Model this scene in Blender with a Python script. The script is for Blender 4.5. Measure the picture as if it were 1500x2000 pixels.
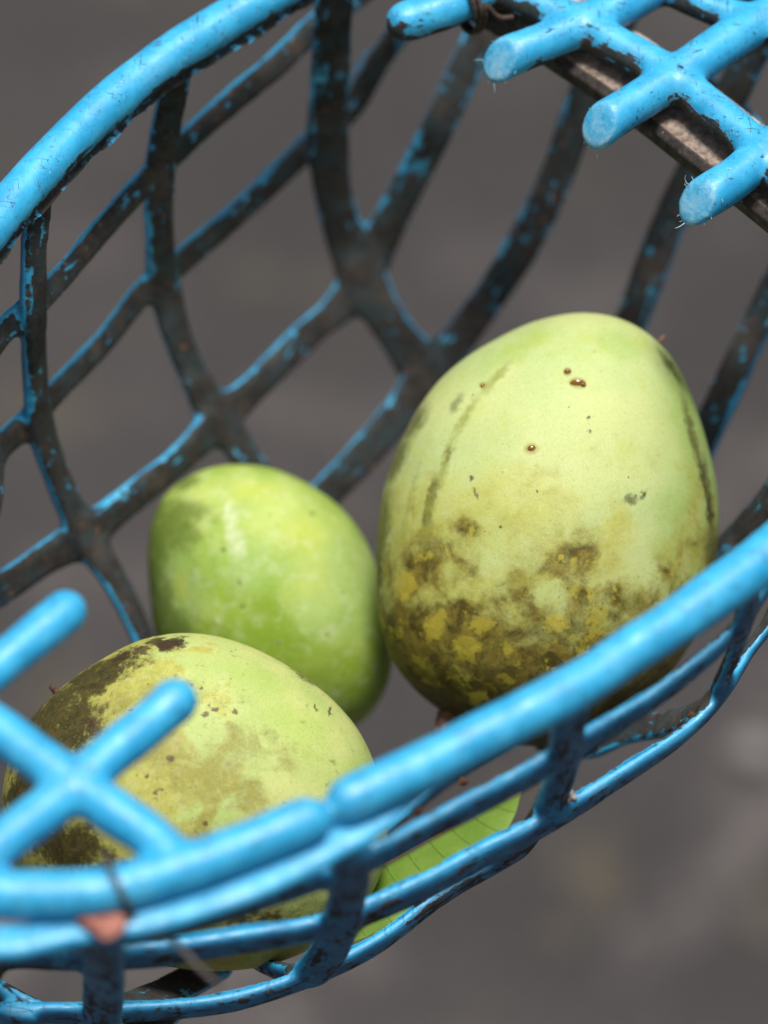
import bpy, bmesh, math, random
import numpy as np
from mathutils import Vector, Matrix, noise as mnoise
from mathutils.kdtree import KDTree

random.seed(7)
rng = np.random.default_rng(7)
S = bpy.context.scene
COL = S.collection
for o in list(bpy.data.objects):
    bpy.data.objects.remove(o)

# ---------------------------------------------------------------- camera
CM = 0.01
THETA = math.radians(52)              # camera looks down at the basket mouth
CAM_D = 1.30
LENS = 175.0
FPX = LENS / 36.0 * 2000.0            # focal length in photo pixels
cam_loc = Vector((0, -CAM_D * math.cos(THETA), CAM_D * math.sin(THETA)))
FWD = (-cam_loc).normalized()
RIGHT = Vector((1, 0, 0))
UP = RIGHT.cross(FWD).normalized()
BACK = -FWD
cam = bpy.data.cameras.new("camera")
cam.sensor_fit = 'VERTICAL'
cam.sensor_height = 36.0
cam.lens = LENS
cam.clip_start = 0.05
cam.clip_end = 200
cam.dof.use_dof = True
cam.dof.focus_distance = 1.365
cam.dof.aperture_fstop = 5.0
camo = bpy.data.objects.new("camera", cam)
COL.objects.link(camo)
camo.matrix_world = Matrix.Translation(cam_loc) @ Matrix((
    (RIGHT.x, UP.x, BACK.x, 0), (RIGHT.y, UP.y, BACK.y, 0), (RIGHT.z, UP.z, BACK.z, 0), (0, 0, 0, 1)))
S.camera = camo

# ---------------------------------------------------------------- sky, sun, exposure
SUN_EL, SUN_AZ = math.radians(83), math.radians(30)   # azimuth measured from +Y towards +X
W = bpy.data.worlds.new("World")
S.world = W
W.use_nodes = True
wn = W.node_tree
bg = wn.nodes["Background"]
sky = wn.nodes.new("ShaderNodeTexSky")
sky.sky_type = 'NISHITA'
sky.sun_disc = False
sky.sun_elevation = SUN_EL
sky.sun_rotation = SUN_AZ
sky.air_density = 1.0
sky.dust_density = 4.0
sky.ozone_density = 1.0
hs = wn.nodes.new("ShaderNodeHueSaturation")
hs.inputs["Saturation"].default_value = 0.35
wn.links.new(sky.outputs[0], hs.inputs["Color"])
wn.links.new(hs.outputs[0], bg.inputs["Color"])
bg.inputs["Strength"].default_value = 0.05
sl = bpy.data.lights.new("sun", 'SUN')
sl.energy = 2.7
sl.angle = math.radians(14)
sl.color = (1.0, 0.96, 0.9)
so = bpy.data.objects.new("sun", sl)
COL.objects.link(so)
sd = Vector((math.sin(SUN_AZ) * math.cos(SUN_EL), math.cos(SUN_AZ) * math.cos(SUN_EL), math.sin(SUN_EL)))
so.rotation_euler = sd.to_track_quat('Z', 'Y').to_euler()
S.view_settings.view_transform = 'Standard'
S.view_settings.look = 'None'
S.view_settings.gamma = 1.0
S.view_settings.exposure = 0.76
S.view_settings.use_curve_mapping = False
S.cycles.max_bounces = 6
S.cycles.use_denoising = True

# ---------------------------------------------------------------- unproject helpers
def ray(px, py):
    return (RIGHT * ((px - 750) / FPX) + UP * ((1000 - py) / FPX) + FWD)

def P(px, py, z):
    """point of the place seen at a photo pixel, lying z centimetres above the basket mouth"""
    d = ray(px, py)
    t = (z * CM - cam_loc.z) / d.z
    return cam_loc + d * t

def PD(px, py, depth):
    return cam_loc + ray(px, py) * depth

def tag(o, label=None, cat=None, group=None, kind=None):
    if label: o['label'] = label
    if cat: o['category'] = cat
    if group: o['group'] = group
    if kind: o['kind'] = kind
    return o

def link(name, me, mat=None, parent=None):
    o = bpy.data.objects.new(name, me)
    COL.objects.link(o)
    if mat: me.materials.append(mat)
    if parent: o.parent = parent
    return o

def smooth(me):
    me.polygons.foreach_set("use_smooth", [True] * len(me.polygons))

def sp(t, a, b):
    t = np.clip((t - a) / (b - a), 0, 1)
    return t * t * (3 - 2 * t)

def catmull(pts, step, closed=False):
    p = [np.array(q, float) for q in pts]
    n = len(p)
    out = []
    rngs = n if closed else n - 1
    for i in range(rngs):
        if closed:
            a, b, c, d = p[(i - 1) % n], p[i], p[(i + 1) % n], p[(i + 2) % n]
        else:
            b, c = p[i], p[i + 1]
            a = p[i - 1] if i > 0 else b * 2 - c
            d = p[i + 2] if i + 2 < n else c * 2 - b
        t0 = 0.0
        t1 = t0 + max(np.linalg.norm(b - a), 1e-6) ** .5
        t2 = t1 + max(np.linalg.norm(c - b), 1e-6) ** .5
        t3 = t2 + max(np.linalg.norm(d - c), 1e-6) ** .5
        k = max(1, int(math.ceil(np.linalg.norm(c - b) / step)))
        for j in range(k):
            t = t1 + (t2 - t1) * j / k
            A1 = (t1 - t) / (t1 - t0) * a + (t - t0) / (t1 - t0) * b
            A2 = (t2 - t) / (t2 - t1) * b + (t - t1) / (t2 - t1) * c
            A3 = (t3 - t) / (t3 - t2) * c + (t - t2) / (t3 - t2) * d
            B1 = (t2 - t) / (t2 - t0) * A1 + (t - t0) / (t2 - t0) * A2
            B2 = (t3 - t) / (t3 - t1) * A2 + (t - t1) / (t3 - t1) * A3
            out.append((t2 - t) / (t2 - t1) * B1 + (t - t1) / (t2 - t1) * B2)
    if not closed:
        out.append(p[-1])
    return np.array(out)

# ---------------------------------------------------------------- node helper
def lin(r, g, b, k=1.0):
    f = lambda c: ((c / 255 + .055) / 1.055) ** 2.4 if c > 10 else c / 255 / 12.92
    return (f(r) * k, f(g) * k, f(b) * k, 1)

class G:
    def __init__(s, name):
        s.m = bpy.data.materials.new(name)
        s.m.use_nodes = True
        s.t = s.m.node_tree
        s.b = s.t.nodes["Principled BSDF"]
    def n(s, typ, **kw):
        nd = s.t.nodes.new("ShaderNode" + typ)
        for k, v in kw.items(): setattr(nd, k, v)
        return nd
    def put(s, inp, v):
        if isinstance(v, bpy.types.NodeSocket): s.t.links.new(v, inp)
        elif v is not None: inp.default_value = v
    def attr(s, name, out="Fac"):
        return s.n("Attribute", attribute_name=name).outputs[out]
    def obj(s):
        return s.n("TexCoord").outputs["Object"]
    def noise(s, vec, scale, detail=3.0, rough=.55, dist=0.0, color=False):
        nd = s.n("TexNoise")
        s.put(nd.inputs["Vector"], vec); nd.inputs["Scale"].default_value = scale
        nd.inputs["Detail"].default_value = detail; nd.inputs["Roughness"].default_value = rough
        nd.inputs["Distortion"].default_value = dist
        return nd.outputs["Color" if color else "Fac"]
    def voro(s, vec, scale, rnd=1.0, out="Distance"):
        nd = s.n("TexVoronoi"); s.put(nd.inputs["Vector"], vec); nd.inputs["Scale"].default_value = scale
        nd.inputs["Randomness"].default_value = rnd
        return nd.outputs[out]
    def map(s, vec, loc=(0, 0, 0), rot=(0, 0, 0), sc=(1, 1, 1), typ='POINT'):
        nd = s.n("Mapping", vector_type=typ); s.put(nd.inputs["Vector"], vec)
        if 'Location' in nd.inputs and typ != 'VECTOR': nd.inputs["Location"].default_value = loc
        nd.inputs["Rotation"].default_value = rot; nd.inputs["Scale"].default_value = sc
        return nd.outputs[0]
    def mt(s, op, a, b=0.0, c=None, clamp=False):
        nd = s.n("Math", operation=op, use_clamp=clamp)
        s.put(nd.inputs[0], a); s.put(nd.inputs[1], b)
        if c is not None: s.put(nd.inputs[2], c)
        return nd.outputs[0]
    def vm(s, op, a, b=None, out=0):
        nd = s.n("VectorMath", operation=op); s.put(nd.inputs[0], a)
        if b is not None: s.put(nd.inputs[1], b)
        return nd.outputs[out]
    def rng(s, v, a, b, c=0.0, d=1.0, smooth=True):
        nd = s.n("MapRange", interpolation_type='SMOOTHSTEP' if smooth else 'LINEAR')
        s.put(nd.inputs["Value"], v)
        nd.inputs["From Min"].default_value = a; nd.inputs["From Max"].default_value = b
        nd.inputs["To Min"].default_value = c; nd.inputs["To Max"].default_value = d
        return nd.outputs[0]
    def mix(s, f, a, b):
        nd = s.n("Mix", data_type='RGBA')
        s.put(nd.inputs["Factor"], f); s.put(nd.inputs[6], a); s.put(nd.inputs[7], b)
        return nd.outputs[2]
    def bump(s, h, strength, dist):
        nd = s.n("Bump"); s.put(nd.inputs["Height"], h)
        nd.inputs["Strength"].default_value = strength; nd.inputs["Distance"].default_value = dist
        s.t.links.new(nd.outputs[0], s.b.inputs["Normal"])
    def out(s, color=None, rough=None, spec=None, **kw):
        s.put(s.b.inputs["Base Color"], color); s.put(s.b.inputs["Roughness"], rough)
        s.put(s.b.inputs["Specular IOR Level"], spec)
        for k, v in kw.items(): s.put(s.b.inputs[k], v)
        return s.m

# ---------------------------------------------------------------- materials
def plastic_mat():
    g = G("blue_plastic")
    ob = g.obj()
    bar = g.attr("bar_co", "Vector")
    dirt = g.attr("dirt"); cut = g.attr("cut")
    streak = g.noise(g.map(bar, sc=(90, 420, 420)), 1.0, 4, .6, .4)
    blob = g.noise(ob, 260, 6, .62, .3)
    big = g.noise(ob, 60, 3, .5)
    nn = g.mt('ADD', g.mt('ADD', g.mt('MULTIPLY', streak, .42), g.mt('MULTIPLY', blob, .38)), g.mt('MULTIPLY', big, .2))
    nn = g.rng(nn, .30, .70, 0, 1, False)
    dmask = g.rng(g.mt('SUBTRACT', dirt, nn), -.05, .07)
    # plastic colour with fading and hairline scratches
    fade = g.noise(ob, 120, 4, .6)
    blue = g.mix(g.rng(fade, .3, .75), (0.012, 0.305, 0.58, 1), (0.038, 0.425, 0.72, 1))
    s1 = g.noise(g.map(ob, rot=(.3, .2, .7), sc=(1500, 170, 600)), 1.0, 3, .6, .8)
    s2 = g.noise(g.map(ob, rot=(.1, .5, -.5), sc=(190, 1500, 600)), 1.0, 3, .6, .8)
    sparse = g.rng(g.noise(ob, 180, 3), .44, .60)
    dark_s = g.mt('MULTIPLY', g.rng(g.mt('MAXIMUM', s1, s2), .60, .66), sparse)
    pale_s = g.mt('MULTIPLY', g.rng(g.mt('MINIMUM', s1, s2), .36, .30), g.rng(g.noise(ob, 140, 3), .42, .6))
    blue = g.mix(g.mt('MULTIPLY', dark_s, .9), blue, (0.02, 0.055, 0.08, 1))
    blue = g.mix(g.mt('MULTIPLY', pale_s, .55), blue, (0.35, 0.55, 0.66, 1))
    blue = g.mix(g.rng(g.noise(g.map(ob, loc=(2, 6, 4)), 75, 5, .65), .50, .72, 0, .40), blue, (0.13, 0.50, 0.74, 1))
    blue = g.mix(g.mt('MULTIPLY', g.attr('shade_and_film'), g.rng(g.noise(ob, 110, 4), .25, .65, .55, .95)), blue, (0.005, 0.078, 0.19, 1))  # outward wall faces darkened: their shade painted into the blue
    scuff = g.mt('MULTIPLY', g.mt('MULTIPLY', g.rng(g.noise(ob, 420, 5, .7), .56, .72), .55), g.mt('SUBTRACT', 1.0, g.mt('MULTIPLY', g.attr('shade_and_film'), .8)))
    blue = g.mix(scuff, blue, (0.16, 0.40, 0.55, 1))
    cutn = g.mt('ADD', g.mt('MULTIPLY', g.noise(ob, 190, 3, .6), .6), g.mt('MULTIPLY', g.noise(ob, 800, 4, .7), .4))
    cutc = g.mix(g.rng(cutn, .35, .65), (0.03, 0.33, 0.58, 1), (0.34, 0.56, 0.66, 1))
    blue = g.mix(g.mt('MULTIPLY', cut, .78), blue, cutc)
    # caked soil
    dn = g.noise(ob, 500, 6, .7)
    soil = g.mix(g.rng(dn, .35, .7), (0.008, 0.0068, 0.0055, 1), (0.034, 0.026, 0.021, 1))
    soil = g.mix(g.mt('MULTIPLY', g.rng(g.noise(ob, 90, 3), .5, .7), .55), soil, (0.085, 0.060, 0.046, 1))
    shade_and_film = g.mt('MULTIPLY', g.rng(g.noise(ob, 150, 4), .4, .65), .5)  # thin teal film in patches over the soil
    soil = g.mix(g.mt('MULTIPLY', shade_and_film, .55), soil, (0.012, 0.075, 0.10, 1))
    soil = g.mix(g.rng(g.noise(g.map(ob, loc=(3, 1, 2)), 330, 2), .71, .76), soil, (0.26, 0.075, 0.02, 1))
    rust = g.rng(g.noise(g.map(ob, loc=(7, 3, 1)), 420, 2), .70, .75)
    col = g.mix(dmask, blue, soil)
    fleck = g.mt('MULTIPLY', g.rng(g.noise(ob, 900, 3, .6), .66, .72), g.rng(dirt, .02, .2))
    col = g.mix(g.mt('MULTIPLY', fleck, .8), col, (0.05, 0.035, 0.028, 1))
    col = g.mix(g.mt('MULTIPLY', g.mt('MULTIPLY', rust, dmask), .8), col, (0.30, 0.10, 0.03, 1))
    r = g.rng(dmask, 0, 1, .40, .85, False)
    r = g.mt('ADD', r, g.mt('MULTIPLY', g.rng(g.noise(ob, 350, 4), .35, .7), .16), clamp=True)
    h = g.mt('ADD', g.mt('MULTIPLY', dmask, .6), g.mt('MULTIPLY', g.noise(ob, 900, 4, .7), g.rng(dmask, 0, 1, .12, .9, False)))
    h = g.mt('SUBTRACT', h, g.mt('MULTIPLY', g.mt('ADD', dark_s, pale_s), .25))
    h = g.mt('ADD', h, g.mt('MULTIPLY', cut, g.mt('MULTIPLY', cutn, 1.2)))
    h = g.mt('ADD', h, g.mt('MULTIPLY', g.noise(ob, 180, 3), .35))
    g.bump(h, .55, .0006)
    return g.out(col, r, .68)
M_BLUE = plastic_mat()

def simple(name, a, b, scale, rough, spec=.4, bump=.3, bd=.0004, c=None, metal=0.0):
    g = G(name); ob = g.obj()
    n1 = g.noise(ob, scale, 6, .68, .3)
    col = g.mix(g.rng(n1, .35, .68), a, b)
    if c: col = g.mix(g.rng(g.noise(g.map(ob, loc=(5, 2, 9)), scale * .7, 4, .6), .6, .68), col, c)
    g.bump(g.noise(ob, scale * 2.5, 5, .7), bump, bd)
    return g.out(col, rough, spec, Metallic=metal)

def bar_mat():
    g = G("weathered_black_metal"); ob = g.obj()
    n1 = g.noise(ob, 330, 6, .7, .2)
    ge = g.n("NewGeometry"); sz = g.n("SeparateXYZ"); g.put(sz.inputs[0], ge.outputs["True Normal"]); up = g.rng(sz.outputs[2], .80, .95)
    col = g.mix(g.rng(n1, .35, .65), (0.024, 0.021, 0.021, 1), (0.070, 0.058, 0.052, 1))
    dust = g.mt('MULTIPLY', g.rng(g.noise(ob, 160, 5, .65), .30, .54), up)
    dcol = g.mix(g.rng(g.noise(ob, 600, 4, .7), .35, .65), (0.13, 0.090, 0.068, 1), (0.33, 0.26, 0.215, 1))
    col = g.mix(dust, col, dcol)
    pale = g.attr("pale")
    pc = g.mix(g.rng(n1, .36, .66), (0.22, 0.18, 0.15, 1), (0.58, 0.54, 0.52, 1))
    col = g.mix(g.mt('MULTIPLY', pale, g.rng(g.noise(ob, 500, 4, .7), .3, .45)), col, pc)
    col = g.mix(g.rng(g.noise(g.map(ob, loc=(1, 4, 2)), 420, 3), .68, .73), col, (0.30, 0.10, 0.04, 1))
    col = g.mix(g.rng(g.noise(g.map(ob, loc=(2, 8, 2)), 1100, 2), .72, .76), col, (0.42, 0.38, 0.34, 1))
    h = g.mt('ADD', g.noise(ob, 700, 5, .7), g.noise(ob, 200, 3))
    g.bump(h, .5, .0005)
    return g.out(col, .78, .3)
M_BAR = bar_mat()
M_WIRE = simple("rusty_wire", (0.02, 0.014, 0.011, 1), (0.09, 0.055, 0.04, 1), 700, .7, .4, .4, .0003)
M_GREYWIRE = simple("greyed_wire", (0.02, 0.016, 0.014, 1), (0.095, 0.080, 0.072, 1), 300, .6, .4, .3, .0003)
M_SCRAP = simple("salmon_plastic", (0.27, 0.085, 0.058, 1), (0.38, 0.16, 0.12, 1), 200, .5)
M_STEM = simple("mango_stem_bark", (0.08, 0.038, 0.026, 1), (0.27, 0.14, 0.10, 1), 300, .7, .3, .7, .0008)
M_HUSK = simple("dry_husk", (0.22, 0.16, 0.13, 1), (0.48, 0.42, 0.38, 1), 900, .8, .2, .6, .0005)
M_CRUMB = simple("soil_crumb", (0.06, 0.025, 0.012, 1), (0.16, 0.07, 0.03, 1), 900, .8, .2, .6, .0005)
M_FIBRE = simple("torn_plastic_fibre", (0.12, 0.30, 0.38, 1), (0.42, 0.52, 0.54, 1), 500, .6)
M_STONE = simple("pale_stone", (0.16, 0.15, 0.145, 1), (0.24, 0.23, 0.22, 1), 60, .8)

def sap_mat():
    g = G("amber_sap")
    return g.out((0.17, 0.085, 0.008, 1), .10, .6)
M_SAP = sap_mat()

def ground_mat():
    g = G("asphalt"); ob = g.obj()
    a = g.noise(g.map(ob, loc=(1.3, .2, 0)), 5.0, 3, .55)
    b = g.noise(g.map(ob, loc=(4, 7, 0)), 10, 4, .65)
    c = g.noise(ob, 220, 4, .7)
    col = g.mix(g.rng(a, .3, .72), (0.0215, 0.0185, 0.0202, 1), (0.052, 0.0455, 0.0465, 1))
    col = g.mix(g.mt('MULTIPLY', g.rng(b, .50, .72), .75), col, (0.18, 0.155, 0.15, 1))
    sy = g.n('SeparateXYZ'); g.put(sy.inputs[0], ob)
    far_shade = g.rng(g.mt('ADD', sy.outputs[1], g.mt('MULTIPLY', g.mt('SUBTRACT', g.noise(ob, 4, 3), .5), .9)), .35, .95)  # far asphalt darkened: the fall-off of light painted into its colour
    col = g.mix(g.mt('MULTIPLY', far_shade, .6), col, (0.022, 0.0195, 0.021, 1))
    ys = g.mt('MULTIPLY', g.rng(g.noise(g.map(ob, loc=(9, 3, 0)), 9, 3, .6), .58, .72), .5)
    col = g.mix(ys, col, (0.14, 0.115, 0.06, 1))
    col = g.mix(g.rng(c, .4, .7), g.mix(.35, col, (0.02, 0.02, 0.02, 1)), g.mix(.18, col, (0.3, 0.29, 0.28, 1)))
    g.bump(c, .6, .004)
    return g.out(col, .9, .3)
M_GROUND = ground_mat()

# ---------------------------------------------------------------- ground
me = bpy.data.meshes.new("ground")
me.from_pydata([(-60, -60, 0), (60, -60, 0), (60, 60, 0), (-60, 60, 0)], [], [(0, 1, 2, 3)])
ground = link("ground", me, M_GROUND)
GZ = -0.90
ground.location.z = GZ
tag(ground, "dark grey asphalt ground far below the basket, out of focus", "ground", kind="structure")

# ---------------------------------------------------------------- basket curves
CEN = Vector((P(700, 720, 0).x, P(700, 720, 0).y, 0))
# mouth of the basket, counter-clockwise in the photo from its broken end in front
RIM = [(683, 1563, 0), (833, 1493, 0), (933, 1441, 0), (1000, 1408, 0), (1100, 1356, 0), (1165, 1317, 0), (1230, 1272, 0), (1300, 1228, 0),
       (1400, 1158, 0), (1500, 1083, 0), (1620, 960, 0), (1740, 770, 0), (1800, 530, 0), (1790, 250, 0), (1690, -20, 0),
       (1520, -240, 0), (1300, -350, 0), (1050, -330, 0), (800, -200, 0), (640, -80, 0), (520, -5, 0), (400, 66, 0), (300, 132, 0), (200, 215, 0),
       (100, 312, 0), (0, 425, 0), (-150, 620, 0), (-280, 860, 0), (-360, 1120, 0), (-370, 1380, 0), (-300, 1580, 0), (-170, 1700, 0),
       (0, 1745, 0), (100, 1748, 0), (200, 1742, 0), (350, 1700, 0), (500, 1645, 0), (598, 1604, 0)]
def off_loop(px_list, z, f):
    """points of the mouth line moved inwards by f and down to z (they lie outside the photo)"""
    out = []
    for (px, py) in px_list:
        q = P(px, py, 0)
        v = (Vector((q.x, q.y, 0)) - CEN) * f + CEN
        out.append(Vector((v.x, v.y, z * CM)))
    return out
OFF_R = [(1800, 530), (1790, 250), (1690, -20), (1520, -240), (1300, -350), (1050, -330)]
OFF_L = [(-150, 620), (-280, 860), (-360, 1120), (-370, 1380), (-300, 1580), (-170, 1700)]
def Q(l): return [P(*q) for q in l]

BARS = []
def bar(name, grp, pts, w, t, prof='D', closed=False, cut=None, style='wall', taper=None):
    BARS.append(dict(name=name, grp=grp, pts=pts, w=w * CM, t=t * CM, prof=prof, closed=closed, cut=cut, style=style, taper=taper))

bar('rim', 'lid', Q(RIM), .63, .63, 'O', style='rim', taper=lambda f: 1 + .07 * float(sp(f, .103, .112) * (1 - sp(f, .125, .17))))
# flange under the broken front of the rim
bar('flange', 'wall', Q([(-300, 1700, -.7), (-150, 1815, -.65), (0, 1842, -.6), (140, 1816, -.6), (270, 1796, -.6), (400, 1762, -.6), (500, 1724, -.6), (600, 1676, -.6), (650, 1648, -.6),
     (740, 1602, -.55), (800, 1562, -.5), (850, 1528, -.45)]), .50, .24, 'H', style='flange', taper=lambda f: 1 - .75 * max(0, (f - .84) / .16))
bar('rim_bridge', 'lid', Q([(585, 1618, -.35), (640, 1606, -.45), (700, 1572, -.35)]), .36, .34, 'O', style='rim')
# hoops
hoop1 = Q([(1500, 1130, -3.2), (1415, 1245, -3.6), (1340, 1310, -3.8), (1260, 1370, -4), (1145, 1440, -4), (1065, 1490, -4), (1000, 1527, -4), (933, 1563, -4), (833, 1615, -4), (750, 1660, -4), (633, 1707, -4), (500, 1752, -4),
           (350, 1795, -4), (200, 1822, -4), (50, 1835, -4)])
hoop1 = hoop1[::-1] + off_loop(OFF_R, -3.8, .94) + [P(900, -150, -3.9), P(700, -8, -3.9), P(610, 62, -4), P(550, 120, -4), P(450, 203, -4), P(345, 297, -4), P(295, 345, -4), P(200, 450, -4), P(100, 567, -4), P(30, 627, -4), P(0, 660, -4)] + off_loop(OFF_L, -4, .95)
bar('hoop', 'wall', hoop1, .56, .29, 'D', closed=True)
hoop2 = Q([(1500, 1212, -7.4), (1455, 1275, -7.6), (1400, 1362, -7.8), (1330, 1432, -8), (1200, 1520, -8), (1090, 1590, -8), (1000, 1640, -8), (933, 1672, -8), (833, 1726, -8), (733, 1770, -8), (625, 1808, -8),
           (450, 1838, -8), (300, 1860, -8), (150, 1867, -8), (0, 1872, -8)])
hoop2 = hoop2[::-1] + off_loop([(1800, 530), (1790, 250), (1690, -20), (1500, -240), (1200, -280)], -6.0, .86) + [P(860, -30, -4.6), P(790, 52, -5.2), P(750, 103, -5.8), P(720, 153, -6.5), P(685, 212, -7.4), P(600, 292, -8), P(500, 387, -8), P(360, 508, -8), P(290, 562, -8), P(200, 675, -8), P(105, 773, -8), P(50, 830, -8), P(0, 882, -8)] + off_loop(OFF_L, -8, .88)
bar('hoop', 'wall', hoop2, .56, .29, 'D', closed=True)
hoop3 = Q([(0, 1978, -12), (250, 1975, -12), (450, 1955, -12), (600, 1907, -12), (700, 1862, -12), (767, 1820, -12), (833, 1768, -12), (900, 1722, -12), (970, 1684, -11.8), (1012, 1655, -11.4)])
bar('hoop', 'wall', off_loop([(-370, 1380), (-300, 1580), (-170, 1700)], -12, .80) + hoop3, .46, .24, 'D')
hoop3f = off_loop([(-360, 1120), (-300, 860)], -12, .80) + Q([(-90, 1195, -12), (0, 1152, -12), (100, 1085, -12), (172, 1045, -12), (225, 1000, -12), (350, 900, -12), (428, 822, -12), (500, 755, -12), (600, 655, -12), (675, 588, -12),
           (720, 520, -11.4), (745, 465, -10.6), (805, 348, -8.8), (860, 240, -7), (910, 130, -5.6), (955, 30, -4.4), (1000, -90, -2.5), (1030, -200, -.8)])
bar('hoop', 'wall', hoop3f, .53, .29, 'D')
hoop4f = Q([(500, 1110, -15.5), (560, 1040, -15), (640, 962, -14.5), (700, 900, -14), (780, 808, -13.5), (838, 735, -13.2), (900, 656, -12.6), (977, 550, -11.6), (1040, 443, -10.3), (1092, 330, -8.6), (1143, 187, -6.4), (1190, 80, -4.8), (1235, -30, -3), (1270, -150, -.8)])
bar('hoop', 'wall', hoop4f, .56, .29, 'D')
# ribs of the far wall
bar('rib', 'wall', Q([(80, 345, -.4), (74, 420, -1), (68, 500, -2), (68, 600, -3.6), (72, 750, -6.6), (80, 825, -8), (112, 925, -9.8), (140, 990, -11), (172, 1050, -12), (212, 1110, -12.8), (252, 1180, -13.6), (290, 1265, -14.6), (340, 1380, -15.4), (450, 1480, -16)]), .48, .32)
bar('rib', 'wall', Q([(350, 95, -.4), (343, 160, -1), (325, 250, -2.6), (313, 340, -4), (312, 450, -6), (322, 555, -8), (345, 650, -9.4), (380, 735, -10.7), (418, 805, -11.8), (458, 860, -12.6), (492, 910, -13.2), (560, 1020, -14.8)]), .47, .32)
bar('rib', 'wall', Q([(655, -90, -.3), (652, 0, -2), (645, 150, -4.6), (640, 275, -7), (655, 400, -9.2), (682, 480, -10.6), (715, 560, -11.6), (765, 640, -12.4), (832, 735, -13.3), (900, 850, -14.4), (960, 960, -15.4)]), .60, .39)
bar('rib', 'wall', Q([(1520, 20, -2.0), (1475, 90, -3.4), (1440, 160, -4.6), (1385, 275, -6.6), (1330, 380, -8.4), (1287, 480, -9.8), (1244, 597, -11.2), (1190, 720, -12.6), (1120, 850, -14), (1000, 980, -15.5)]), .55, .36)
bar('rib', 'wall', Q([(1640, 300, -4), (1560, 470, -6.6), (1500, 590, -8.4), (1450, 690, -9.8), (1392, 815, -11.4), (1330, 930, -13), (1200, 1050, -15)]), .55, .36)
bar('rib', 'wall', Q([(1600, 820, -6), (1545, 910, -7.8), (1500, 980, -9), (1440, 1050, -10.4), (1370, 1120, -12), (1250, 1200, -14.5)]), .55, .36)
# ribs of the near wall
bar('rib', 'wall', Q([(1118, 1365, -.5), (1108, 1420, -2.2), (1100, 1490, -5), (1070, 1568, -7.6), (1030, 1625, -10), (990, 1670, -11.6), (930, 1660, -13.6)]), .53, .31)
bar('rib', 'wall', Q([(1468, 1130, -.8), (1455, 1190, -2.6), (1437, 1255, -5), (1400, 1335, -7.4), (1365, 1385, -9), (1300, 1412, -11), (1235, 1425, -12.4), (1160, 1455, -13.4), (1060, 1440, -15.2)]), .48, .26)
bar('rib', 'wall', Q([(690, 1662, -1.0), (687, 1690, -2.2), (677, 1755, -6), (660, 1815, -8.6), (634, 1868, -10.8), (600, 1900, -12), (520, 1880, -14), (450, 1830, -15.4)]), .55, .32)
bar('rib', 'wall', Q([(200, 1822, -1.0), (202, 1850, -3.0), (205, 1905, -7), (202, 1985, -11.6), (205, 2060, -13.2), (330, 1960, -15.8)]), .60, .34)
bar('rib', 'wall', Q([(-60, 1890, -13), (10, 1935, -13.6), (90, 1975, -14), (180, 1985, -14.8), (330, 1930, -15.8), (430, 1875, -16.2)]), .48, .29)
bar('rib', 'wall', Q([(260, 1965, -12.8), (340, 1930, -14.6), (420, 1885, -16)]), .66, .26)
# floor ring, behind the fruit
bar('floor_ring', 'wall', Q([(420, 1480, -16), (560, 1290, -16), (780, 1150, -16), (1000, 1060, -16), (1180, 1060, -15.8), (1200, 1180, -15.8), (1060, 1380, -15.8), (860, 1520, -16), (640, 1690, -16.2), (480, 1780, -16.2), (400, 1650, -16.2)]), .40, .36, closed=True)

# what is left of the wire-like lid: front left piece
bar('grid_bar', 'lid', Q([(-330, 1190, .6), (-150, 1330, .55), (0, 1428, .45), (70, 1480, .4), (148, 1535, .3), (230, 1592, .2), (300, 1640, .1), (345, 1690, 0)]), .60, .60, 'O', style='lid')
bar('grid_bar', 'lid', Q([(-160, 1800, 0), (-90, 1715, .2), (0, 1648, .3), (70, 1597, .3), (148, 1535, .3), (215, 1475, .4), (290, 1415, .45), (342, 1369, .5)]), .59, .59, 'O', style='lid')
bar('grid_bar', 'lid', Q([(-280, 1500, .5), (-150, 1415, .5), (0, 1298, .55), (60, 1250, .6), (128, 1195, .6)]), .58, .58, 'O', style='lid')
# back right piece with sawn finger ends; cut = point on the saw cut, normal of the cut (photo right, photo up, towards the camera)
def cutv(r, u, b): return (RIGHT * r + UP * u + BACK * b).normalized()
bar('grid_bar', 'lid', Q([(792, 42, .4), (850, 24, .4), (913, -2, .35), (1000, -50, .3), (1080, -110, .2), (1200, -230, .1), (1290, -345, 0)]), .59, .59, 'O', style='lid')
bar('grid_bar', 'lid', Q([(945, 138, .4), (985, 114, .4), (1060, 84, .4), (1130, 53, .4), (1230, 2, .35), (1350, -80, .3), (1500, -230, .1)]), .60, .60, 'O', style='lid', cut=(P(982, 114, .4), cutv(-.56, .02, .82)))
bar('grid_bar', 'lid', Q([(1140, 270, .4), (1180, 240, .4), (1250, 196, .4), (1319, 152, .4), (1404, 92, .4), (1500, 33, .35), (1600, -40, .2), (1680, -40, 0)]), .61, .61, 'O', style='lid', cut=(P(1176, 242, .4), cutv(-.56, .0, .82)))
bar('grid_bar', 'lid', Q([(1330, 416, .4), (1370, 390, .4), (1430, 352, .4), (1489, 305, .4), (1580, 250, .35), (1680, 210, .2), (1790, 220, 0)]), .61, .61, 'O', style='lid', cut=(P(1366, 391, .4), cutv(-.54, .0, .83)))
bar('grid_bar', 'lid', Q([(830, -110, .2), (940, -45, .3), (1000, -10, .35), (1050, 11, .4), (1130, 48, .4), (1212, 93, .4), (1319, 155, .4), (1393, 217, .4), (1489, 300, .4), (1560, 380, .35), (1680, 560, .2), (1790, 620, 0)]), .56, .56, 'O', style='lid')
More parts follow.
